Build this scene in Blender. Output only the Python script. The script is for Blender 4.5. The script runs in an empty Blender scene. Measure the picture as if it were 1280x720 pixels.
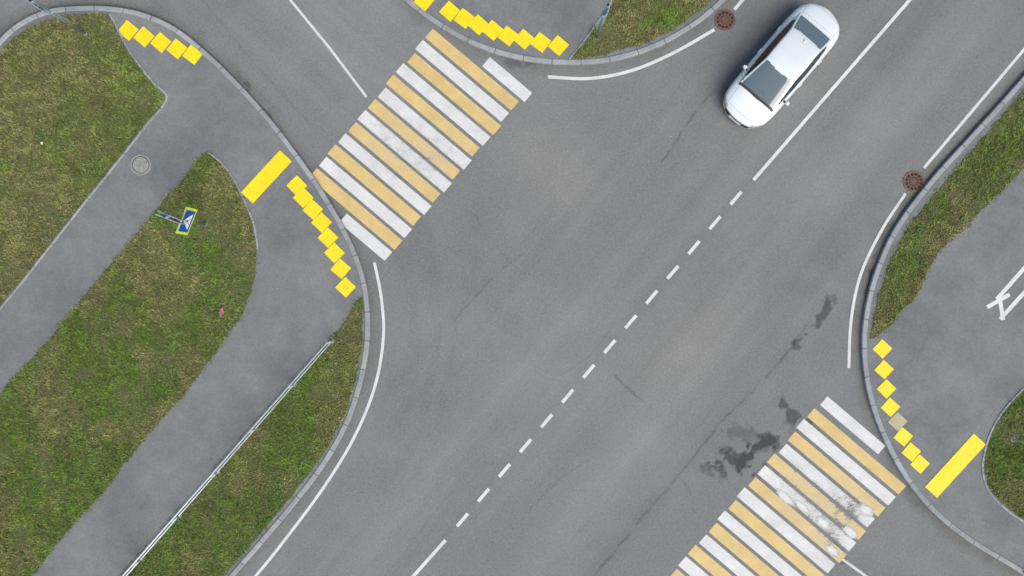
import bpy, bmesh, math, random
import numpy as np
from mathutils import Vector, Matrix
from mathutils.geometry import tessellate_polygon
random.seed(4); rng=np.random.default_rng(7)
H=28.0; S=36.0
sc=bpy.context.scene
def P(x,y,z=0.0):
    # survey plan units (36 per metre) -> metres
    s=(H-z)/H
    return ((x-640)/S*s,(360-y)/S*s,z)
# ---------------- helpers ----------------
def link(o,parent=None):
    sc.collection.objects.link(o)
    if parent: o.parent=parent
    return o
def empty(name,loc=(0,0,0),rot=(0,0,0)):
    e=bpy.data.objects.new(name,None); e.location=loc; e.rotation_euler=rot; e.empty_display_size=.2
    return link(e)
def mesh_obj(name,v,f,mats,mi=None,parent=None,smooth=False):
    me=bpy.data.meshes.new(name); me.from_pydata([tuple(a) for a in v],[],f); 
    for m in (mats if isinstance(mats,list) else [mats]): me.materials.append(m)
    if mi is not None: me.polygons.foreach_set('material_index',mi)
    if smooth: me.polygons.foreach_set('use_smooth',[True]*len(me.polygons))
    me.update(); o=bpy.data.objects.new(name,me); return link(o,parent)
def big_mesh(name,V,F,mat,col=None,smooth=False):
    me=bpy.data.meshes.new(name); n=F.shape[1]
    me.vertices.add(len(V)); me.vertices.foreach_set('co',V.astype(np.float32).ravel())
    me.loops.add(F.size); me.loops.foreach_set('vertex_index',F.astype(np.int32).ravel())
    me.polygons.add(len(F)); me.polygons.foreach_set('loop_start',np.arange(0,F.size,n,dtype=np.int32))
    me.update(calc_edges=True)
    if col is not None:
        a=me.attributes.new('col','FLOAT_COLOR','POINT'); c=np.ones((len(V),4),np.float32); c[:,:3]=col
        a.data.foreach_set('color',c.ravel())
    me.polygons.foreach_set('use_smooth',np.full(len(F),smooth))
    me.materials.append(mat); o=bpy.data.objects.new(name,me); return link(o)
def smooth(pts,n=8,closed=False):
    p=[np.array(a,float) for a in pts]; out=[]; N=len(p)
    rngi=range(N if closed else N-1)
    for i in rngi:
        if closed: a,b,c,d=p[i-1],p[i],p[(i+1)%N],p[(i+2)%N]
        else: a,b,c,d=p[max(i-1,0)],p[i],p[i+1],p[min(i+2,N-1)]
        for k in range(n):
            t=k/n
            out.append(.5*((2*b)+(c-a)*t+(2*a-5*b+4*c-d)*t*t+(3*b-a-3*c+d)*t**3))
    if not closed: out.append(p[-1])
    return np.array(out)
def vnoise(x,y,seed):
    r=np.random.default_rng(seed); T=r.random((256,256))
    xi=np.floor(x).astype(int); yi=np.floor(y).astype(int); fx=x-xi; fy=y-yi
    fx=fx*fx*(3-2*fx); fy=fy*fy*(3-2*fy)
    g=lambda a,b:T[a&255,b&255]
    return (g(xi,yi)*(1-fx)+g(xi+1,yi)*fx)*(1-fy)+(g(xi,yi+1)*(1-fx)+g(xi+1,yi+1)*fx)*fy
def fbm(x,y,seed,o=4):
    s=0;a=.5;t=0
    for i in range(o):
        s=s+a*vnoise(x*2**i+17*i,y*2**i+31*i,seed+i); t+=a; a*=.55
    return s/t
def pdist(X,Y,poly):
    best=np.full(X.shape,1e9); 
    for (ax,ay),(bx,by) in zip(poly[:-1],poly[1:]):
        dx,dy=bx-ax,by-ay; L=dx*dx+dy*dy
        if L<1e-9: continue
        t=np.clip(((X-ax)*dx+(Y-ay)*dy)/L,0,1)
        d=(X-ax-t*dx)**2+(Y-ay-t*dy)**2
        best=np.minimum(best,d)
    return np.sqrt(best)
def inside(X,Y,poly):
    c=np.zeros(X.shape,bool); N=len(poly)
    for i in range(N):
        x1,y1=poly[i]; x2,y2=poly[i-1]
        if y1==y2: continue
        k=((y1>Y)!=(y2>Y))&(X<(x2-x1)*(Y-y1)/(y2-y1)+x1); c^=k
    return c
# ---------------- materials ----------------
def newmat(name):
    m=bpy.data.materials.new(name); m.use_nodes=True; nt=m.node_tree
    return m,nt,nt.nodes['Principled BSDF']
def nd(nt,t,**k):
    n=nt.nodes.new(t)
    for a,b in k.items(): setattr(n,a,b)
    return n
def mathn(nt,op,a,b=None,clamp=False):
    n=nd(nt,'ShaderNodeMath',operation=op,use_clamp=clamp)
    for i,v in enumerate((a,b)):
        if v is None: continue
        if isinstance(v,(int,float)): n.inputs[i].default_value=v
        else: nt.links.new(v,n.inputs[i])
    return n.outputs[0]
def noise(nt,scale,detail=3,rough=.6,vec=None):
    n=nd(nt,'ShaderNodeTexNoise'); n.inputs['Scale'].default_value=scale; n.inputs['Detail'].default_value=detail; n.inputs['Roughness'].default_value=rough
    if vec is None:
        g=nd(nt,'ShaderNodeNewGeometry'); vec=g.outputs['Position']
    nt.links.new(vec,n.inputs['Vector']); return n.outputs['Fac']
def mrange(nt,v,a,b,c,d):
    n=nd(nt,'ShaderNodeMapRange'); nt.links.new(v,n.inputs[0])
    for i,x in enumerate((a,b,c,d)): n.inputs[i+1].default_value=x
    return n.outputs[0]
def scalecol(nt,col,facs):
    if not hasattr(col,'links'):
        r=nd(nt,'ShaderNodeRGB'); r.outputs[0].default_value=(*col,1); col=r.outputs[0]
    for f in facs:
        v=nd(nt,'ShaderNodeVectorMath',operation='SCALE'); nt.links.new(col,v.inputs[0]); nt.links.new(f,v.inputs['Scale']); col=v.outputs[0]
    return col
def mixc(nt,f,a,b):
    n=nd(nt,'ShaderNodeMix',data_type='RGBA')
    nt.links.new(f,n.inputs[0])
    for i,v in ((6,a),(7,b)):
        if hasattr(v,'links'): nt.links.new(v,n.inputs[i])
        else: n.inputs[i].default_value=(*v,1)
    return n.outputs[2]
def bump(nt,b,h,dist,st=1):
    n=nd(nt,'ShaderNodeBump'); n.inputs['Distance'].default_value=dist; n.inputs['Strength'].default_value=st
    nt.links.new(h,n.inputs['Height']); nt.links.new(n.outputs[0],b.inputs['Normal'])
def simple(name,col,rough=.6,metal=0,coat=0,nscale=None,namp=.15):
    m,nt,b=newmat(name); b.inputs['Roughness'].default_value=rough; b.inputs['Metallic'].default_value=metal; b.inputs['Coat Weight'].default_value=coat
    c=scalecol(nt,col,[mrange(nt,noise(nt,nscale or 14,4),.3,.7,1-namp,1+namp)])
    nt.links.new(c,b.inputs['Base Color']); return m
def attrcol(nt,name='col'):
    a=nd(nt,'ShaderNodeAttribute',attribute_name=name); return a
def speckle(nt):
    f1=mrange(nt,noise(nt,50,2,.7),.3,.7,.76,1.24)
    f2=mrange(nt,noise(nt,14,3,.75),.3,.7,.86,1.14)
    vo=nd(nt,'ShaderNodeTexVoronoi'); vo.inputs['Scale'].default_value=13; g=nd(nt,'ShaderNodeNewGeometry'); nt.links.new(g.outputs['Position'],vo.inputs['Vector'])
    f3=mrange(nt,vo.outputs['Distance'],.05,.16,1.4,1.0)
    return [f1,f2,f3]
m_road,nt,b=newmat('asphalt_road'); b.inputs['Roughness'].default_value=.85; b.inputs['Specular IOR Level'].default_value=.25
nt.links.new(scalecol(nt,attrcol(nt).outputs['Color'],speckle(nt)),b.inputs['Base Color']); bump(nt,b,noise(nt,60,3,.7),.006,.6)
m_pave,nt,b=newmat('asphalt_pavement'); b.inputs['Roughness'].default_value=.85; b.inputs['Specular IOR Level'].default_value=.25
big=noise(nt,.35,5,.62); mid=noise(nt,2.2,5,.65)
c=mixc(nt,mrange(nt,big,.38,.62,0,1),(.145,.155,.159),(.185,.195,.199))
c=scalecol(nt,c,[mrange(nt,mid,.3,.7,.91,1.08)]+speckle(nt))
c=mixc(nt,mrange(nt,noise(nt,1.1,6,.75),.63,.74,0,.35),c,(.13,.115,.09))
nt.links.new(c,b.inputs['Base Color']); bump(nt,b,noise(nt,60,3,.7),.006,.6)
# kerb
m_kerb,nt,b=newmat('concrete_kerb'); b.inputs['Roughness'].default_value=.85
u=attrcol(nt,'u').outputs['Fac']; fr=mathn(nt,'FRACT',u); jt=mathn(nt,'LESS_THAN',fr,.03)
wn=nd(nt,'ShaderNodeTexWhiteNoise',noise_dimensions='1D'); nt.links.new(mathn(nt,'FLOOR',u),wn.inputs['W'])
c=scalecol(nt,(.30,.322,.332),[mrange(nt,wn.outputs['Value'],0,1,.84,1.12),mrange(nt,noise(nt,3,6,.75),.3,.7,.72,1.16),mrange(nt,noise(nt,40,2),.3,.7,.85,1.14),mrange(nt,jt,0,1,1,.35)])
nt.links.new(c,b.inputs['Base Color'])
# soil under grass
m_soil,nt,b=newmat('soil_turf'); b.inputs['Roughness'].default_value=1
c=mixc(nt,mrange(nt,noise(nt,1.2,6,.7),.4,.6,0,1),(.08,.105,.030),(.125,.12,.055))
c=scalecol(nt,c,[mrange(nt,noise(nt,25,4,.7),.3,.7,.6,1.3)])
nt.links.new(c,b.inputs['Base Color']); bump(nt,b,noise(nt,20,4),.04)
m_blade,nt,b=newmat('grass_blade'); b.inputs['Roughness'].default_value=.7; b.inputs['Specular IOR Level'].default_value=.2
nt.links.new(attrcol(nt).outputs['Color'],b.inputs['Base Color'])
# road paint with wear
def paint(name,col,under,dirt=.80):
    m,nt,b=newmat(name); b.inputs['Roughness'].default_value=.65
    w=attrcol(nt,'wear').outputs['Fac']
    n=noise(nt,3.6,10,.84); n2=noise(nt,22,5,.85)
    n=mathn(nt,'ADD',mathn(nt,'MULTIPLY',n,.6),mathn(nt,'MULTIPLY',n2,.4))
    al=mathn(nt,'MULTIPLY',mathn(nt,'SUBTRACT',n,w),26,True)
    c=scalecol(nt,col,[mrange(nt,noise(nt,1.3,7,.75),.3,.7,dirt,1.06),mrange(nt,noise(nt,40,3,.7),.3,.7,.86,1.1)])
    c=mixc(nt,mrange(nt,mathn(nt,'SUBTRACT',n,w),.02,.16,.75,0),c,under)
    nt.links.new(c,b.inputs['Base Color']); nt.links.new(al,b.inputs['Alpha']); return m
m_white=paint('road_paint_white',(.635,.645,.635),(.36,.365,.355))
m_yel=paint('road_paint_yellow',(.62,.465,.19),(.46,.43,.34))
m_tact,nt,b=newmat('tactile_yellow'); b.inputs['Roughness'].default_value=.5
c=scalecol(nt,(.84,.66,.006),[mrange(nt,noise(nt,5,6,.75),.3,.7,.84,1.06)]); nt.links.new(c,b.inputs['Base Color'])
vo=nd(nt,'ShaderNodeTexVoronoi'); vo.inputs['Scale'].default_value=16; vo.inputs['Randomness'].default_value=0
tc=nd(nt,'ShaderNodeTexCoord'); nt.links.new(tc.outputs['Object'],vo.inputs['Vector']); bump(nt,b,mrange(nt,vo.outputs['Distance'],.1,.4,1,0),.008,.7)
m_tconc=simple('tactile_concrete',(.42,.38,.24),.9,nscale=9)
m_rust=simple('rusty_cast_iron',(.15,.085,.065),.8,nscale=20,namp=.3)
m_dark=simple('drain_dark',(.03,.022,.02),.9)
m_conc=simple('concrete_cover',(.25,.26,.24),.9,nscale=10,namp=.25)
m_steel=simple('galvanised_steel',(.54,.59,.60),.5,.2,nscale=6)
m_pole=simple('painted_pole',(.22,.32,.36),.5,.3)
m_signback=simple('sign_back',(.32,.40,.42),.5,.4)
m_blue=simple('sign_blue',(.01,.07,.42),.4)
m_fy=simple('sign_fluorescent_yellow',(.62,.78,.03),.4)
m_sw=simple('sign_white',(.8,.8,.8),.4)
m_blk=simple('black_plastic',(.02,.02,.02),.5)

# ---------------- plan outlines ----------------
kL=smooth([(-700,860),(-100,178),(-50,115),(0,52),(28,28),(62,14),(100,10),(140,11),(180,19),(220,38),(262,72),(302,112),(338,153),(370,195),(403,243),(432,294),(450,338),(458,382),(458,430),(449,480),(432,530),(405,578),(370,625),(330,673),(291,718),(200,824),(-300,1402)])
kT=smooth([(-200,-610),(420,-80),(480,-28),(512,2),(545,27),(592,53),(645,70),(705,77),(765,73),(820,56),(868,29),(905,-2),(950,-50),(1300,-455)])
kR=smooth([(1800,-500),(1400,-42),(1282,97),(1222,164),(1166,226),(1122,285),(1097,340),(1084,392),(1081,440),(1088,492),(1105,542),(1131,592),(1166,636),(1212,674),(1280,716),(1340,762),(1900,1236)])
kS=smooth([(-50,1640),(580,912),(660,825),(720,785),(790,768),(850,785),(930,838),(1500,1320)])
isl=[np.vstack([kL,[(-1100,1300)]]),np.vstack([kT,[(700,-1300)]]),np.vstack([kR,[(2600,400)]]),np.vstack([kS,[(700,2200)]])]
kerbs=[kL,kT,kR,kS]
gA=[(-300,410),(-100,190),(-50,128),(2,64),(30,38),(64,23),(100,19),(132,18),(142,30),(154,54),(172,82),(190,105),(205,124),(180,156),(140,207),(95,263),(50,320),(0,382),(-100,500),(-300,745)]
gB=[(258,192),(275,205),(290,225),(303,252),(315,280),(320,312),(318,345),(307,382),(288,415),(262,450),(225,498),(175,556),(130,612),(80,668),(40,722),(-60,840),(-320,1130),(-520,980),(-150,665),(-80,590),(0,492),(60,425),(130,340),(190,270),(230,222)]
gC=[(450,372),(453,400),(452,432),(443,478),(426,527),(399,574),(364,620),(324,668),(284,714),(190,822),(-250,1330),(-330,1270),(40,850),(155,718),(240,622),(330,520),(380,462),(412,425),(430,402)]
gT=[(775,-60),(764,2),(745,32),(728,55),(714,72),(740,70),(765,66),(815,49),(862,22),(892,-4),(1000,-130),(1280,-460),(1200,-560),(900,-220)]
gD=[(1285,107),(1230,172),(1174,236),(1131,292),(1106,345),(1093,392),(1089,424),(1108,409),(1130,385),(1150,362),(1160,335),(1180,308),(1210,280),(1245,245),(1285,203),(1500,-50),(1650,-230),(1560,-215)]
gE=[(1290,478),(1262,508),(1244,535),(1234,562),(1231,590),(1240,614),(1262,636),(1290,655),(1420,745),(1900,1080),(2100,800),(1500,300)]
gS=[(720,805),(780,785),(840,800),(920,855),(1400,1270),(600,1500),(400,1170),(580,935)]
grass=[smooth(g,6,True) for g in (gA,gB,gC,gT,gD,gE,gS)]
grass=[g+np.stack([fbm(g[:,0]/9,g[:,1]/9,51,2)-.5,fbm(g[:,0]/9,g[:,1]/9,61,2)-.5],1)*5 for g in grass]

# ---------------- road sheet ----------------
def axis(a,fine):
    c=np.arange(-95,-a,3.0); return np.concatenate([c,np.arange(-a,a,fine),-c[::-1]])
ax=axis(18.4,.035); ay=axis(10.7,.035)
GX,GY=np.meshgrid(ax,ay); X=GX*S+640; Y=360-GY*S
dx,dy=.654,-.756
U=X*dx+Y*dy; Vv=X*.756+Y*.654
C0=515*.756+720*.654
tone=1+.28*(fbm(X/230,Y/230,3,4)-.5)+.18*(fbm(X/40,Y/40,9,4)-.5)
W=Vv-C0
main=np.clip(1-np.abs(W)/210,0,1)**.5
tone+=main*.20*(fbm(U/380,Vv/13,21,3)-.5)
tone+=main*.28*(fbm(U/600,Vv/38,24,2)-.5)
side=np.clip((430-(X*.654+Y*.756-100))/200,0,1)
tone+=side*.20*(fbm((X*.763+Y*.646)/300,(X*-.646+Y*.763)/12,27,3)-.5)
dL=pdist(X,Y,kL[::2]); dT=pdist(X,Y,kT[::2]); dR=pdist(X,Y,kR[::2]); dS_=pdist(X,Y,kS[::2])
tL=np.clip(1-np.abs(dL-95)/110,0,1)
tone+=tL*.14*(fbm(dL/12,(X+Y)/200,33,3)-.5)
tT=np.clip(1-np.abs(dT-70)/90,0,1); tone+=tT*.10*(fbm(dT/10,X/200,35,3)-.5)
def blob(cx,cy,rx,ry=None,rot=0):
    ry=ry or rx; c,s=math.cos(rot),math.sin(rot); a=(X-cx)*c+(Y-cy)*s; b_=-(X-cx)*s+(Y-cy)*c
    return np.exp(-((a/rx)**2+(b_/ry)**2))
warm=np.zeros_like(tone)
for cx,cy,rx,ry,r,k,w in [(690,215,95,50,.7,.17,.5),(860,430,90,45,-.85,.14,.5),(600,430,160,60,1.0,.05,0),(1000,330,120,50,-.8,-.08,.1),(420,60,90,60,.7,.05,0),
     (560,560,140,40,-.86,.08,0),(820,250,130,50,-.8,-.09,0),(1050,640,130,60,.7,.06,.2),(540,330,70,40,.7,-.08,0),(930,600,100,55,-.3,-.08,.1),(780,330,160,22,-.86,.09,.2),(760,600,200,25,-.86,.08,0),(900,200,170,30,-.86,-.08,0),(640,520,200,26,-.86,-.08,0),(1180,90,200,22,-.86,.08,0),(380,690,60,120,.7,-.06,0)]:
    g=blob(cx,cy,rx,ry,r); tone+=k*g; warm+=w*g
nf=fbm(X/14,Y/14,41,4)
for d,amt in ((dL,.9),(dT,1),(dR,1.5),(dS_,1)):
    g=np.clip(1-(d-3)/(9+16*nf),0,1); tone-=.30*amt*g*(.35+nf*.8); warm+=.5*g*amt
g=blob(1115,285,26,70,.5)*np.clip(nf*2.4-.75,0,1); tone-=.25*g; warm+=g*.8
# wet / oil stains
st=fbm(X/11,Y/11,71,6)
for cx,cy,rx,ry,r,k in [(926,577,34,20,.3,1),(992,517,26,10,.6,1),(1030,391,9,20,.5,1),(999,425,6,15,.5,.9),(965,548,20,9,.3,.65),(950,562,9,32,.9,.5),(880,588,13,9,0,.6),(1065,560,20,8,.7,.35),(1045,690,20,8,.7,.5),(940,545,40,12,.2,.5),
       (308,104,8,12,-.7,.6),(330,140,5,16,-.6,.5),(652,82,34,7,.25,.55),(1118,300,6,30,.45,.8),(1088,352,5,30,.2,.8),(420,270,6,26,-.5,.5)]:
    g=blob(cx,cy,rx,ry,r); m=np.clip((g*.75+st*2.6-1.7)*4,0,1)*np.clip(g*3,0,1); tone-=.50*k*m
def wig(p,a=2.2):
    q=smooth(p,14); n=len(q); q=q+np.stack([fbm(np.arange(n)/2.,np.zeros(n),81,3)-.5,fbm(np.arange(n)/2.,np.ones(n)*9,83,3)-.5],1)*2*a; return q
for p,wd,k in [([(1010,405),(985,440),(940,490),(900,530),(850,592),(790,662),(742,722)],1.5,.26),([(888,118),(868,142),(848,172),(828,203)],1.4,.30),([(768,468),(788,488),(812,508)],1.4,.32),
   ([(652,318),(612,352),(570,398)],1.2,.18),([(690,150),(730,168)],1.2,.16),([(590,265),(640,330),(668,345)],1.1,.12),([(560,620),(520,672),(480,722)],1.2,.12),([(1115,20),(1060,92),(1010,150)],1.2,.12),([(250,-5),(330,92),(400,168)],1.1,.14),
   ([(568,395),(572,420),(566,440)],1.1,.14),([(700,470),(742,440),(770,400)],1.1,.10),([(660,640),(700,600),(735,575)],1.1,.12),([(930,330),(905,372),(880,395)],1.1,.12),([(845,592),(862,612),(868,640)],1.2,.18)]:
    d=pdist(X,Y,wig(p)); tone-=k*np.exp(-(d/wd)**2)*np.clip(fbm(X/8,Y/8,91,2)*2.4-.4,0,1.2)
for p in ([(470,250),(520,400),(500,560),(420,700)],[(660,150),(760,150),(860,90),(960,-10)],[(600,300),(560,470),(470,640),(400,740)]):
    d=pdist(X,Y,smooth(p,10)); tone-=.03*np.exp(-(d/8)**2)*fbm(X/30,Y/30,95,2)*1.6
grain=rng.normal(0,.045,X.shape); sp=rng.random(X.shape); grain+=np.where(sp>.996,.28,0)-np.where(sp<.004,.22,0)
tone=np.clip(tone+grain,.3,1.7)*.182; warm=np.clip(warm,0,1.2)
col=np.stack([tone*(.96+.07*warm),tone*1.01,tone*(1.0-.075*warm)],-1).reshape(-1,3)
V=np.stack([GX,GY,np.zeros_like(GX)],-1).reshape(-1,3)
ny,nx=GX.shape; idx=np.arange(nx*ny).reshape(ny,nx)
F=np.stack([idx[:-1,:-1],idx[:-1,1:],idx[1:,1:],idx[1:,:-1]],-1).reshape(-1,4)
big_mesh('road',V,F,m_road,col)
mesh_obj('ground',[(-1500,-1500,-.06),(1500,-1500,-.06),(1500,1500,-.06),(-1500,1500,-.06)],[(0,1,2,3)],m_soil)
# ---------------- pavement, grass, kerbs ----------------
def fill(name,poly,z,mat):
    v=[Vector(P(x,y,z)) for x,y in poly]; t=tessellate_polygon([v]); 
    ff=[]
    for a,b_,c_ in t:
        n=(v[b_]-v[a]).cross(v[c_]-v[a]); ff.append((a,b_,c_) if n.z>0 else (a,c_,b_))
    return mesh_obj(name,v,ff,mat)
for i in isl: fill('pavement',i,.12,m_pave)
for g in grass: fill('grass_verge',g,.132,m_soil)
def strip(name,poly,width,z0,z1,mat,blk=1.0):
    p=np.array([P(x,y,z1)[:2] for x,y in poly]); d=np.gradient(p,axis=0); d/=np.linalg.norm(d,axis=1)[:,None]+1e-9
    n=np.stack([-d[:,1],d[:,0]],1); s=np.concatenate([[0],np.cumsum(np.linalg.norm(np.diff(p,axis=0),axis=1))])
    prof=[(-.5,z0),(-.5,z1-.02),(-.38,z1),(.38,z1),(.5,z1-.02),(.5,z0)]
    V=[];us=[]
    for i in range(len(p)):
        for o,z in prof:
            q=p[i]+n[i]*o*width; V.append((q[0],q[1],z)); us.append(s[i]/blk)
    k=len(prof); F=[(i*k+j,(i+1)*k+j,(i+1)*k+j+1,i*k+j+1) for i in range(len(p)-1) for j in range(k-1)]
    o=mesh_obj(name,V,F,mat); me=o.data; bm=bmesh.new(); bm.from_mesh(me); bmesh.ops.recalc_face_normals(bm,faces=bm.faces[:]); bm.to_mesh(me); bm.free()
    a=me.attributes.new('u','FLOAT','POINT'); a.data.foreach_set('value',us); return o
for k in kerbs: strip('kerb',k,.17,-.03,.155,m_kerb)
strip('path_edging',smooth([(136,16),(144,30),(156,54),(174,82),(192,104),(208,123),(182,157),(142,208),(97,264),(52,321),(2,383),(-200,625)],6),.07,.08,.15,m_kerb)
strip('path_edging',smooth([(259,190),(277,204),(292,224),(305,251),(317,280),(322,312)],6),.06,.08,.148,m_kerb)
strip('path_edging',smooth([(1290,476),(1260,507),(1242,534),(1232,562),(1229,590),(1238,616),(1261,639),(1290,659),(1420,750)],6),.08,.08,.15,m_kerb)
strip('path_edging',smooth([(764,2),(744,32),(727,55),(712,73)],6),.06,.08,.148,m_kerb)
# ---------------- grass blades ----------------
def scatter(poly,dens,spill=5):
    x0,y0=np.maximum(poly.min(0)-8,(-90,-90)); x1,y1=np.minimum(poly.max(0)+8,(1370,810))
    if x1<=x0 or y1<=y0: return None
    n=int((x1-x0)*(y1-y0)/S/S*dens); x=rng.uniform(x0,x1,n); y=rng.uniform(y0,y1,n)
    jx=x+rng.normal(0,2.0,n); jy=y+rng.normal(0,2.0,n)
    k=inside(jx,jy,poly); return x[k],y[k]
xs=[];ys=[];ids=[]
for gi,g in enumerate(grass):
    r=scatter(g,1500)
    if r is None: continue
    xs.append(r[0]); ys.append(r[1]); ids.append(np.full(len(r[0]),gi))
x=np.concatenate(xs); y=np.concatenate(ys); gid=np.concatenate(ids)
bare=fbm(x/26,y/26,101,4); clump=fbm(x/9,y/9,111,3)
keep=rng.random(len(x))<np.clip(.35+(bare-.36)*4.0,.3,1)
x,y,gid,bare,clump=[a[keep] for a in (x,y,gid,bare,clump)]
n=len(x); print('blades',n)
L=rng.uniform(.05,.115,n)*(.45+1.1*clump); wd=rng.uniform(.010,.020,n); th=rng.uniform(0,2*np.pi,n)+0; lean=rng.uniform(.2,1.2,n)
bx=(x-640)/S*(H-.13)/H; by=(360-y)/S*(H-.13)/H; bz=np.full(n,.13)
sx,sy=-np.sin(th),np.cos(th); ex=np.cos(th)*np.sin(lean)*L; ey=np.sin(th)*np.sin(lean)*L; ez=np.cos(lean)*L
V=np.empty((n,3,3)); V[:,0]=np.stack([bx-sx*wd,by-sy*wd,bz],1); V[:,1]=np.stack([bx+sx*wd,by+sy*wd,bz],1); V[:,2]=np.stack([bx+ex,by+ey,bz+ez],1)
dry=np.clip((fbm(x/60,y/60,121,5)-.47)*6+.25,0,1)
dry=np.clip(dry+np.array([.42,-.03,-.10,.10,.22,.02,.1])[gid]+rng.normal(0,.16,n),0,1)
green=np.array([.140,.240,.040]); straw=np.array([.265,.240,.105]); 
c=green*(1-dry[:,None]*.85)+straw*dry[:,None]*.85
c*= (rng.uniform(.65,1.35,n)*(.45+1.12*clump)*(.78+.5*fbm(x/30,y/30,131,4)))[:,None]
p=rng.random(n)<.03; c[p]=np.array([.36,.32,.16])*rng.uniform(.7,1.2,p.sum())[:,None]
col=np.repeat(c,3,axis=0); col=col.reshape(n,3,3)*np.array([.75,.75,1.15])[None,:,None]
big_mesh('grass',V.reshape(-1,3),np.arange(n*3).reshape(-1,3),m_blade,col.reshape(-1,3))
def specks(name,N,colr,size,area,z,seed):
    r=np.random.default_rng(seed); V=[];F=[]
    x0,y0,x1,y1=area
    while len(F)<N:
        x_,y_=r.uniform(x0,x1),r.uniform(y0,y1)
        if not any(bool(inside(np.array([x_]),np.array([y_]),g)[0]) for g in grass) : continue
        zz=z+r.uniform(0,.03); cx,cy,_=P(x_,y_,zz); a=r.uniform(0,6.28); s=size*r.uniform(.5,1.4); b0=len(V)
        for k in range(5):
            t=a+k*1.2566; rr=s*r.uniform(.6,1); V.append((cx+math.cos(t)*rr,cy+math.sin(t)*rr*.7,zz+r.uniform(-.004,.01)))
        F.append(tuple(range(b0,b0+5)))
    mesh_obj(name,V,F,colr)
m_leaf=simple('dry_leaf',(.25,.15,.06),.8,nscale=3,namp=.4)
m_pale=simple('pale_leaf',(.5,.48,.40),.8,nscale=3,namp=.3)
specks('fallen_leaves',170,m_leaf,.03,(-60,-40,450,760),.17,5)
specks('fallen_leaves',60,m_leaf,.03,(1090,80,1330,700),.17,6)
specks('fallen_leaves',55,m_pale,.022,(-60,-40,450,760),.18,15)
# broad-leaf weeds in the lawns
r_=np.random.default_rng(77); V=[];F=[]; nW=0
while nW<150:
    x_,y_=r_.uniform(-60,450),r_.uniform(-40,760)
    if nW%5==0: x_,y_=r_.uniform(1090,1330),r_.uniform(80,700)
    if not any(bool(inside(np.array([x_]),np.array([y_]),g)[0]) for g in grass): continue
    nW+=1; cx,cy,_=P(x_,y_,.16); nl=r_.integers(5,9); a0=r_.uniform(0,6.28); sz=r_.uniform(.05,.13)
    for k in range(nl):
        a=a0+k*6.283/nl+r_.uniform(-.2,.2); l=sz*r_.uniform(.7,1.1); w_=l*.28; ca,sa=math.cos(a),math.sin(a); b0=len(V)
        V+=[(cx,cy,.16),(cx+ca*l*.5-sa*w_,cy+sa*l*.5+ca*w_,.19+l*.25),(cx+ca*l,cy+sa*l,.19),(cx+ca*l*.5+sa*w_,cy+sa*l*.5-ca*w_,.19+l*.25)]; F.append((b0,b0+3,b0+2,b0+1))
mesh_obj('weeds',V,F,simple('weed_leaf',(.07,.13,.03),.6,nscale=2,namp=.35))
# ---------------- markings ----------------
def set_wear(o,w):
    a=o.data.attributes.new('wear','FLOAT','POINT')
    a.data.foreach_set('value',w if hasattr(w,'__len__') else [w]*len(o.data.vertices))
def ribbon(name,segs,width,z,mat,wear=.26,parent=None):
    V=[];F=[]
    for si,poly in enumerate(segs):
        z_=z+.0006*(si%4) if len(segs)<8 else z
        p=np.array([P(x,y,z)[:2] for x,y in poly]); d=np.gradient(p,axis=0); d/=np.linalg.norm(d,axis=1)[:,None]; n_=np.stack([-d[:,1],d[:,0]],1)
        b0=len(V)
        for i in range(len(p)):
            for o in (.5,-.5): q=p[i]+n_[i]*o*width; V.append((q[0],q[1],z_))
        F+=[(b0+2*i,b0+2*i+1,b0+2*i+3,b0+2*i+2) for i in range(len(p)-1)]
    o=mesh_obj(name,V,F,mat,parent=parent); set_wear(o,wear); return o
dash=[[(920-26.3*i+6.8,247.5+30.95*i-8),(920-26.3*i-6.8,247.5+30.95*i+8)] for i in range(14)]
ribbon('centre_line_marking',[[(1500,-418),(1137,0),(942,225)],[(557,675),(515,722),(100,1202)]]+dash,.115,.005,m_white,.28)
ribbon('centre_line_marking',[[(200,-205),(363,0),(412,60),(458,121)],[(1053,699),(1085,722),(1500,1075)]],.085,.005,m_white,.35)
ribbon('edge_line_marking',[smooth([(468,328),(477,375),(479,425),(468,485),(442,548),(402,613),(352,680),(318,722),(260,790),(180,882),(0,1090)])],.10,.005,m_white,.31)
ribbon('edge_line_marking',[smooth([(685,96),(738,98),(790,88),(842,66),(893,37)]),[(918,12),(935,-8),(1200,-315)]],.11,.005,m_white,.30)
ribbon('edge_line_marking',[[(1500,-192),(1280,62),(1155,210)],smooth([(1132,242),(1102,288),(1076,343),(1064,400),(1061,460)])],.10,.005,m_white,.31)
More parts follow.
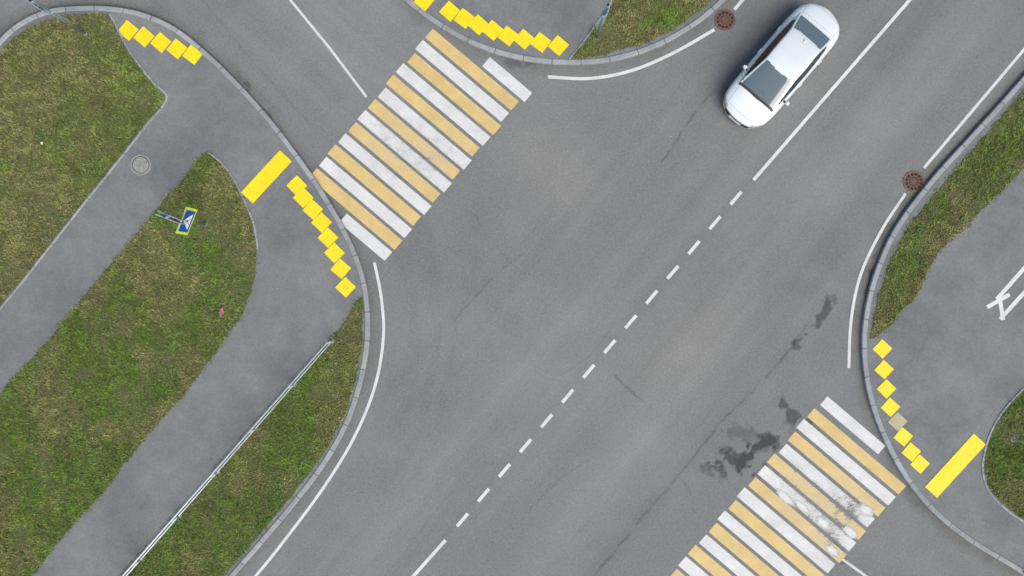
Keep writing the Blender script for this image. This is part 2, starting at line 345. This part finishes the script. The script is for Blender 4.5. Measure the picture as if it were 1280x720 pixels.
def crosswalk(name,o0,sv,step,n,shorts,wearf,wpx=14.0):
    V=[];F=[];mi=[];W_=[]
    su=np.array(step)/np.hypot(*step)
    def stripe(a,b_,m):
        a=np.array(a,float); b_=np.array(b_,float); b0=len(V); K=26; J=4
        dv=(b_-a)/np.linalg.norm(b_-a); ea,eb=random.uniform(-2,2),random.uniform(-2,2); ww=wpx*random.uniform(.96,1.04)
        for k in range(K+1):
            for j in range(J+1):
                q=(a+dv*ea)+((b_+dv*eb)-(a+dv*ea))*k/K+su*ww*(j/J-.5); V.append(P(q[0],q[1],.005)); W_.append(wearf(q[0],q[1],m)+(.035 if j in (0,J) else 0))
        for k in range(K):
            for j in range(J): F.append((b0+k*(J+1)+j,b0+k*(J+1)+j+1,b0+(k+1)*(J+1)+j+1,b0+(k+1)*(J+1)+j)); mi.append(m)
    for i in range(n):
        a=np.array(o0)+np.array(step)*i; stripe(a,a+sv,1 if i%2==0 else 0)
    for i,t0,t1 in shorts:
        a=np.array(o0)+np.array(step)*i; stripe(a+np.array(sv)*t0,a+np.array(sv)*t1,0)
    F2=[f[::-1] for f in F]; o=mesh_obj(name,V,F2,[m_white,m_yel],mi); 
    bm=bmesh.new(); bm.from_mesh(o.data)
    for f in bm.faces:
        f.normal_update()
        if f.normal.z<0: f.normal_flip()
    bm.to_mesh(o.data); bm.free(); set_wear(o,W_); return o
def gb(x,y,cx,cy,r): return math.exp(-((x-cx)**2+(y-cy)**2)/r/r)
def w1(x,y,m): return .28+.07*gb(x,y,475,175,42)+.10*gb(x,y,550,200,36)+.05*gb(x,y,505,200,45)+.03*gb(x,y,560,110,50)
def w2(x,y,m): return .30+.08*gb(x,y,1000,625,34)+.15*gb(x,y,1062,640,26)+.07*gb(x,y,990,590,24)+.05*gb(x,y,1050,600,36)+.13*gb(x,y,1040,682,24)+.06*gb(x,y,1020,650,22)
crosswalk('pedestrian_crossing',(537,42),(108,91.5),(-12.25,14.4),13,[(-1,.53,1.03),(13,.47,1.0)],w1,15.0)
crosswalk('pedestrian_crossing',(1014,516),(113,96),(-12.4,14.25),16,[(-1.15,.0,.66)],w2,14.8)
frag=[(982,622,22,7,.72),(1083,638,15,9,.7),(1030,655,18,8,.7),(1003,634,17,6,.72),(1062,665,17,8,.7),(1040,688,14,7,.7)]
V=[];F=[];Wr=[]
for cx,cy,a,b_,r in frag:
    b0=len(V); V.append(P(cx,cy,.009)); Wr.append(.22)
    for k in range(18):
        t=k/18*6.283; u_=math.cos(t)*a; v_=math.sin(t)*b_; V.append(P(cx+u_*math.cos(r)-v_*math.sin(r),cy+u_*math.sin(r)+v_*math.cos(r),.009)); Wr.append(.60)
    F+=[(b0,b0+1+(k+1)%18,b0+1+k) for k in range(18)]
o=mesh_obj('worn_paint',V,F,m_white); set_wear(o,Wr)
ribbon('path_marking',[[(1330,279),(1246,374)],[(1234,384),(1262,368)],[(1249,369),(1254,400)],[(1250,399),(1330,311)]],.14,.126,m_white,.28)
def tiles(pts,ang=42,size=.5,conc=()):
    root=empty('tactile_paving',P(pts[0][0],pts[0][1],.12))
    for i,(px,py) in enumerate(pts):
        bm=bmesh.new(); bmesh.ops.create_cube(bm,size=1)
        bmesh.ops.scale(bm,vec=(size,size,.016),verts=bm.verts); bmesh.ops.bevel(bm,geom=bm.edges[:],offset=.004,segments=1)
        me=bpy.data.meshes.new('tile'); bm.to_mesh(me); bm.free(); me.materials.append(m_tconc if i in conc else m_tact)
        o=bpy.data.objects.new('tile_%d'%(i+1),me); q=P(px,py,.127+.0025*(i%3)); r=root.location
        o.location=(q[0]-r[0],q[1]-r[1],q[2]-r[2]); o.rotation_euler=(0,0,math.radians(-ang+random.uniform(-3,3))); link(o,root)
tiles([(371,232),(379,247),(391,262),(402,278),(410,297),(418,316),(426,336),(432,359)],43,.51)
tiles([(160,38),(180,46),(201,53),(221,61),(241,68)],38,.52)
tiles([(494,-22),(511,-9),(530,1),(562,14),(580,23),(598,31),(616,38),(635,45),(655,49),(676,53),(698,57)],40,.52)
tiles([(1103,436),(1105,462),(1108,486),(1113,509),(1122,527),(1129,546),(1139,565),(1150,580)],42,.48,conc=(4,))
def bar(c,d,L,w):
    root=empty('tactile_paving',P(c[0],c[1],.12)); a=math.atan2(-d[1],d[0])
    bm=bmesh.new(); bmesh.ops.create_cube(bm,size=1); bmesh.ops.scale(bm,vec=(L,w,.016),verts=bm.verts); bmesh.ops.bevel(bm,geom=bm.edges[:],offset=.004,segments=1)
    me=bpy.data.meshes.new('strip'); bm.to_mesh(me); bm.free(); me.materials.append(m_tact)
    o=bpy.data.objects.new('strip',me); o.location=(0,0,.008); o.rotation_euler=(0,0,a); link(o,root)
bar((333,221),(50,-54),1.98,.56); bar((1194,582),(63,-69),2.5,.56)
# ---------------- manholes ----------------
def disc(name,r,z0,z1,mat,parent,seg=40,r0=0):
    bm=bmesh.new(); 
    rr=[(r0,z1),(r-.01,z1),(r,z1-.01),(r,z0)] if r0==0 else [(r0,z0),(r0,z1),(r-.008,z1),(r,z1-.008),(r,z0)]
    rings=[]
    for q,z in rr: rings.append([bm.verts.new((math.cos(k/seg*6.28318)*q,math.sin(k/seg*6.28318)*q,z)) for k in range(seg)] if q>0 else [bm.verts.new((0,0,z))])
    for A,B in zip(rings[:-1],rings[1:]):
        for k in range(seg):
            if len(A)==1: bm.faces.new((A[0],B[k],B[(k+1)%seg]))
            else: bm.faces.new((A[k],B[k],B[(k+1)%seg],A[(k+1)%seg]))
    bmesh.ops.recalc_face_normals(bm,faces=bm.faces[:]); me=bpy.data.meshes.new(name); bm.to_mesh(me); bm.free(); me.materials.append(mat)
    return link(bpy.data.objects.new(name,me),parent)
def box(name,dim,loc,rot,mat,parent,bev=0):
    bm=bmesh.new(); bmesh.ops.create_cube(bm,size=1); bmesh.ops.scale(bm,vec=dim,verts=bm.verts)
    if bev: bmesh.ops.bevel(bm,geom=bm.edges[:],offset=bev,segments=2)
    me=bpy.data.meshes.new(name); bm.to_mesh(me); bm.free(); me.materials.append(mat)
    o=bpy.data.objects.new(name,me); o.location=loc; o.rotation_euler=rot; return link(o,parent)
def drain(px,py):
    e=empty('drain_cover',P(px,py,.0)); disc('base',.36,0,.006,m_dark,e); disc('frame',.375,0,.022,m_rust,e,r0=.30); disc('hub',.09,0,.018,m_rust,e)
    disc('ring',.21,0,.0165,m_rust,e,r0=.175)
    for k in range(12):
        a=k*math.pi/6; box('rib_%d'%(k+1),(.24,.035,.012),(math.cos(a)*.19,math.sin(a)*.19,.012-.0003*(k%2)),(0,0,a),m_rust,e)
drain(906,25); drain(1142,227)
e=empty('manhole_cover',P(176,206,.12)); disc('frame',.36,0,.014,m_conc,e,r0=.30); disc('gap',.305,0,.004,m_dark,e); disc('lid',.28,0,.010,m_conc,e); 
for k in range(6): box('ridge_%d'%(k+1),(.4,.02,.006),(0,-.2+k*.08,.012),(0,0,0),m_conc,e) if abs(-.2+k*.08)<.19 else None
# ---------------- poles, signs, fence ----------------
def tube(name,a,b_,r,mat,parent,seg=14):
    a=Vector(a); b_=Vector(b_); d=b_-a; bm=bmesh.new(); bmesh.ops.create_cone(bm,cap_ends=True,segments=seg,radius1=r,radius2=r,depth=d.length)
    me=bpy.data.meshes.new(name); bm.to_mesh(me); bm.free(); me.materials.append(mat); me.polygons.foreach_set('use_smooth',[len(p.vertices)==4 for p in me.polygons])
    o=bpy.data.objects.new(name,me); o.location=(a+b_)/2; o.rotation_euler=d.to_track_quat('Z','Y').to_euler(); return link(o,parent)
def sign_plate(root,zc,w,h,yaw,front,border,off=.05,tag=''):
    e=bpy.data.objects.new('plate'+tag,None); link(e,root); e.location=(0,0,zc); e.rotation_euler=(0,0,yaw)
    box('back',(.02,w,h),(off,0,0),(0,0,0),m_signback,e,.004)
    box('border',(.004,w-.01,h-.01),(off+.0135,0,0),(0,0,0),border,e)
    box('field',(.004,w*.80,h*.80),(off+.019,0,0),(0,0,0),front,e)
    def poly(n,pts,x,mat): 
        mesh_obj(n,[(x,a*w,b*h) for a,b in pts],[tuple(range(len(pts)))],mat,parent=e)
    poly('triangle',[(-.30,-.28),(.30,-.28),(0,.32)],off+.0225,m_sw)
    poly('figure_body',[(-.03,-.05),(.04,-.05),(.04,.10),(-.04,.10)],off+.0245,m_blk)
    poly('figure_leg_front',[(-.03,-.05),(.01,-.05),(-.10,-.22),(-.13,-.22)],off+.0245,m_blk)
    poly('figure_leg_rear',[(.01,-.05),(.04,-.05),(.12,-.22),(.09,-.22)],off+.0255,m_blk)
    poly('figure_head',[(.03*math.cos(k),.15+.03*math.sin(k)) for k in np.linspace(0,5.5,8)],off+.0245,m_blk)
    box('clamp',(off,.12,.04),(off/2,0,0),(0,0,0),m_steel,e)
def sign(bx_,by_,h=3.3,plates=()):
    r=empty('traffic_sign',P(bx_,by_,.12)); tube('pole',(0,0,0),(0,0,h),.038,m_pole,r); disc('footing',.07,0,.03,m_conc,r); tube('cap',(0,0,h),(0,0,h+.02),.045,m_blk,r)
    for i,(z,w,hh,yaw,fr,bo) in enumerate(plates): sign_plate(r,z,w,hh,yaw,fr,bo,tag='_%d'%(i+1))
sign(257,281,3.3,[(1.75,.92,.92,-.38,m_blue,m_fy),(2.75,.7,.7,-.38+math.pi*.5,m_blue,m_sw),(2.75,.7,.7,-.38-math.pi*.5,m_blue,m_sw)])
sign(107,42,3.2,[(2.1,.7,.7,math.radians(60),m_blue,m_fy),(2.85,.6,.6,math.radians(-125),m_blue,m_sw)])
sign(746,48,3.3,[(2.3,.7,.7,math.radians(150),m_blue,m_sw),(2.9,.6,.6,math.radians(-20),m_blue,m_sw)])
r=empty('sign_post',P(1266,549,.12)); tube('pole',(0,0,0),(0,0,1.0),.03,m_steel,r); disc('footing',.1,0,.03,m_conc,r); tube('cap',(0,0,1.0),(0,0,1.02),.035,m_sw,r)
f=empty('pedestrian_fence',(0,0,0))
A=np.array(P(410,427,.95)[:2]); B=np.array(P(155,718,.95)[:2]); d=(B-A)/np.linalg.norm(B-A); B=B+d*12; Ltot=np.linalg.norm(B-A)
for z,r_ in ((.95,.032),(.28,.028)): tube('rail_%d'%int(z*100),(*(A),z),(*(B),z),r_,m_steel,f)
k=0; t=.05
while t<Ltot:
    q=A+d*t; k+=1; tube('post_%d'%k,(q[0],q[1],0),(q[0],q[1],.93),.034,m_steel,f); disc('foot_%d'%k,.08,.1,.16,m_conc,f).location=(q[0],q[1],0); t+=2.0
mesh_obj('litter',[(*P(275,386,.2)[:2],.19),(*P(279,384,.2)[:2],.24),(*P(280,391,.2)[:2],.2),(*P(276,396,.2)[:2],.23),(*P(274,391,.2)[:2],.2)],[(0,1,2),(0,2,4),(2,3,4)],simple('pink_plastic',(.40,.14,.16),.5))
mesh_obj('litter',[(*P(50,178,.2)[:2],.19),(*P(54,177,.2)[:2],.22),(*P(53,181,.2)[:2],.2)],[(0,1,2)],m_sw)
# ---------------- car ----------------
m_paint,nt,b=newmat('car_paint'); b.inputs['Base Color'].default_value=(.68,.74,.76,1); b.inputs['Metallic'].default_value=.12; b.inputs['Roughness'].default_value=.32; b.inputs['Coat Weight'].default_value=.8; b.inputs['Coat Roughness'].default_value=.06
m_glass,nt,b=newmat('car_glass'); b.inputs['Base Color'].default_value=(.085,.125,.145,1); b.inputs['Roughness'].default_value=.06; b.inputs['Coat Weight'].default_value=1; b.inputs['Specular IOR Level'].default_value=.8
m_sglass,nt,b=newmat('car_side_glass'); b.inputs['Base Color'].default_value=(.012,.015,.017,1); b.inputs['Roughness'].default_value=.06
m_tyre=simple('tyre_rubber',(.02,.02,.02),.85); m_rim=simple('alloy_rim',(.5,.5,.52),.3,.8); m_red=simple('tail_lamp',(.35,.01,.01),.2,0,.8); m_head=simple('head_lamp',(.45,.48,.5),.15,.3,1)
m_seam=simple('shut_line',(.16,.16,.165),.6)
def lerp(x,xp,fp): return float(np.interp(x,xp,fp))
LX=2.36
def sm(x,xp,fp,w=.12): return sum(lerp(x+o,xp,fp) for o in (-w,-w/2,0,w/2,w))/5
def bw(x): return .91*max(0,1-abs(x/LX)**(8 if x>0 else 9))**(.45)
def bt(x): return sm(x,[-2.36,-2.25,-1.75,-1,1.3,1.6,2.0,2.25,2.36],[.86,.99,1.02,.98,.98,.94,.80,.70,.62])
ZC=.58;E=3.4
def topz(x,y):
    w=max(bw(x),1e-3); return ZC+(bt(x)-ZC)*max(0,1-min(1,abs(y)/w)**E)**(1/E)
car=empty('sedan_car',P(969,89,0),(0,0,math.atan2(-(148-26),(924-1028))+0))
NS=110; xs_=[LX*math.sin(t) for t in np.linspace(-math.pi/2,math.pi/2,NS)]; NT=56
V=[];F=[];
for x_ in xs_:
    w=max(bw(x_),.002); zt=bt(x_)
    for k in range(NT):
        t=k/NT*2*math.pi; c_,s_=math.cos(t),math.sin(t); e_=E if s_>=0 else 5
        yy=w*math.copysign(abs(c_)**(2/e_),c_); zz=ZC+((zt-ZC) if s_>=0 else (ZC-.2))*math.copysign(abs(s_)**(2/e_),s_)
        V.append((x_,yy,zz))
for i in range(NS-1):
    for k in range(NT): F.append((i*NT+k,(i+1)*NT+k,(i+1)*NT+(k+1)%NT,i*NT+(k+1)%NT))
mi=[]
for f_ in F:
    c_=np.mean([V[a] for a in f_],axis=0); m=0
    if c_[2]<.27: m=1
    elif c_[0]>2.2 and .34<c_[2]<.54 and abs(c_[1])<.5: m=1
    elif c_[0]>1.98 and .50<c_[2]<.70 and abs(c_[1])>.52: m=2
    elif c_[0]<-2.0 and .62<c_[2]<.88 and abs(c_[1])>.48: m=3
    mi.append(m)
mesh_obj('body',V,F,[m_paint,m_blk,m_head,m_red],mi,car,True)
# greenhouse
X0,X1=-1.66,1.50
def gr(x): return sm(x,[-1.72,-1.66,-.88,-.60,0,.44,1.50,1.6],[.96,.97,1.385,1.44,1.465,1.42,.94,.90],.10)
NG=120; V=[];F=[]
NSd=12; NTp=40
for i in range(NG):
    x_=X0+(X1-X0)*i/(NG-1); zr=gr(x_); wb=.83-.09*abs((x_)/1.6)**3; wt=.61-.05*abs((x_+.15)/1.0)**2; wt=max(wt,.52)
    fr_=min(1,(zr-.88)/.56); ye=wb-(wb-wt)*fr_
    row=[]
    for k in range(NSd+1): u_=k/NSd; row.append((x_,wb+(ye-wb)*u_,.86+(zr-.03-.86)*u_))
    for k in range(1,NTp): u_=k/NTp; yy=ye*math.cos(u_*math.pi); row.append((x_,yy,zr-.03+.05*(1-abs(yy/ye)**3)**.6))
    for k in range(NSd+1): u_=1-k/NSd; row.append((x_,-(wb+(ye-wb)*u_),.86+(zr-.03-.86)*u_))
    V+=row
R=2*(NSd+1)+NTp-1; mi=[]
for i in range(NG-1):
    for k in range(R-1):
        F.append((i*R+k,i*R+k+1,(i+1)*R+k+1,(i+1)*R+k)); c_=np.mean([V[a] for a in F[-1]],axis=0); x_=c_[0]; m=0
        sidef=k<NSd or k>=R-1-NSd
        if sidef:
            if c_[2]>.955 and c_[2]<gr(x_)-.06 and -1.3<x_<1.18: m=2 if abs(x_+.20)<.045 or abs(x_+1.0)<.03 else 3
        else:
            lim=.93*max(abs(V[i*R+NSd][1]),.1)
            fx=.44+.07*(1-(c_[1]/.6)**2); rx=-.93-.05*(1-(c_[1]/.6)**2)
            if (x_>fx or x_<rx) and abs(c_[1])<lim: m=1
            if x_<-1.57: m=0
            if x_>1.43: m=2
        mi.append(m)
mesh_obj('cabin',V,F,[m_paint,m_glass,m_blk,m_sglass],mi,car,True)
def line3(name,pts,r=.004,mat=None):
    cu=bpy.data.curves.new(name,'CURVE'); cu.dimensions='3D'; cu.bevel_depth=r; sp=cu.splines.new('POLY'); sp.points.add(len(pts)-1)
    for i,p_ in enumerate(pts): sp.points[i].co=(*p_,1)
    cu.materials.append(mat or m_seam); o=bpy.data.objects.new(name,cu); link(o,car)
for s_ in (1,-1):
    line3('hood_gap_%s'%('l' if s_>0 else 'r'),[(x_,s_*(.70-.10*(x_-1.2)),topz(x_,.70-.10*(x_-1.2))) for x_ in np.linspace(1.3,2.1,20)])
    line3('trunk_gap_%s'%('l' if s_>0 else 'r'),[(x_,s_*.66,topz(x_,.66)) for x_ in np.linspace(-2.2,-1.6,10)])
line3('trunk_gap_front',[(-1.72,y_,topz(-1.72,y_)) for y_ in np.linspace(-.66,.66,16)])
line3('hood_gap_front',[(2.1+.05*(1-(y_/.6)**2),y_,topz(2.1+.05*(1-(y_/.6)**2),y_)) for y_ in np.linspace(-.61,.61,20)])
line3('cowl',[(1.50-.12*(y_/.7)**2,y_,topz(1.42,y_)+.002) for y_ in np.linspace(-.7,.7,20)],.015,m_blk)
for nm,a0 in (('l',1),('r',-1)):
    line3('wiper_'+nm,[(1.40,.45*a0-.1,.99),(1.22,.45*a0-.55+.1,1.085)],.007,m_blk)
for s_ in (1,-1):
    tag='l' if s_>0 else 'r'
    for j,x_ in enumerate((1.05,-.20,-1.15)):
        pts=[]
        for t in np.linspace(-.9,1.05,16):
            c_,sn=math.cos(t),math.sin(t); e_=E if sn>=0 else 5; w=bw(x_)
            pts.append((x_,s_*(w*abs(c_)**(2/e_)+.001),ZC+((bt(x_)-ZC) if sn>=0 else (ZC-.2))*math.copysign(abs(sn)**(2/e_),sn)))
        line3('door_gap_%s%d'%(tag,j),pts,.004)
    m=box('mirror_'+tag,(.11,.14,.11),(.97,s_*.93,1.0),(0,0,s_*.2),m_paint,car,.045); box('mirror_arm_'+tag,(.06,.12,.04),(.98,s_*.86,.97),(0,0,0),m_blk,car,.01)
    for j,x_ in enumerate((.20,-.80)): box('handle_%s%d'%(tag,j),(.18,.03,.025),(x_-.05,s_*.905,.80),(0,0,0),m_paint,car,.008)
    for j,x_ in enumerate((1.38,-1.35)):
        o=disc('arch_%s%d'%(tag,j),.365,0,.03,m_blk,car); o.rotation_euler=(-s_*math.pi/2,0,0); o.location=(x_,s_*.868,.35)
        o=disc('tyre_%s%d'%(tag,j),.315,0,.20,m_tyre,car); o.rotation_euler=(-s_*math.pi/2,0,0); o.location=(x_,s_*.708,.315)
        o=disc('rim_%s%d'%(tag,j),.22,0,.01,m_rim,car); o.rotation_euler=(-s_*math.pi/2,0,0); o.location=(x_,s_*.91,.315)
        for q in range(5):
            a=q*1.2566+.3; box('slot_%s%d_%d'%(tag,j,q),(.10,.006,.05),(x_+math.cos(a)*.13,s_*.921,.315+math.sin(a)*.13),(0,-a,0),m_blk,car)
box('plate_front',(.015,.5,.11),(2.355,0,.42),(0,0,0),m_sw,car); box('plate_rear',(.015,.5,.11),(-2.365,0,.62),(0,0,0),m_sw,car)
box('antenna',(.12,.035,.04),(-.78,0,1.45),(0,.2,0),m_paint,car,.01)
# ---------------- light ----------------
w=bpy.data.worlds.new('World'); sc.world=w; w.use_nodes=True; nt=w.node_tree; bg=nt.nodes['Background']
sky=nt.nodes.new('ShaderNodeTexSky'); sky.sky_type='NISHITA'; sky.sun_disc=False; sky.sun_elevation=math.radians(52); sky.sun_rotation=math.radians(150); sky.dust_density=4; sky.air_density=1
nt.links.new(sky.outputs[0],bg.inputs[0]); bg.inputs[1].default_value=.15
sl=bpy.data.lights.new('sun','SUN'); sl.energy=2.5; sl.angle=math.radians(50); sl.color=(.99,.96,.89)
so=bpy.data.objects.new('sun',sl); link(so)
az=math.radians(150); el=math.radians(52); dirv=Vector((math.sin(az)*math.cos(el),math.cos(az)*math.cos(el),math.sin(el)))
so.rotation_euler=dirv.to_track_quat('Z','Y').to_euler(); so.location=dirv*50
cam=bpy.data.cameras.new('camera'); cam.sensor_width=36; cam.lens=36*H/(1280/S); cam.clip_end=4000
co=bpy.data.objects.new('camera',cam); co.location=(0,0,H); link(co); sc.camera=co
sc.view_settings.view_transform='Standard'; sc.view_settings.look='None'; sc.view_settings.exposure=0
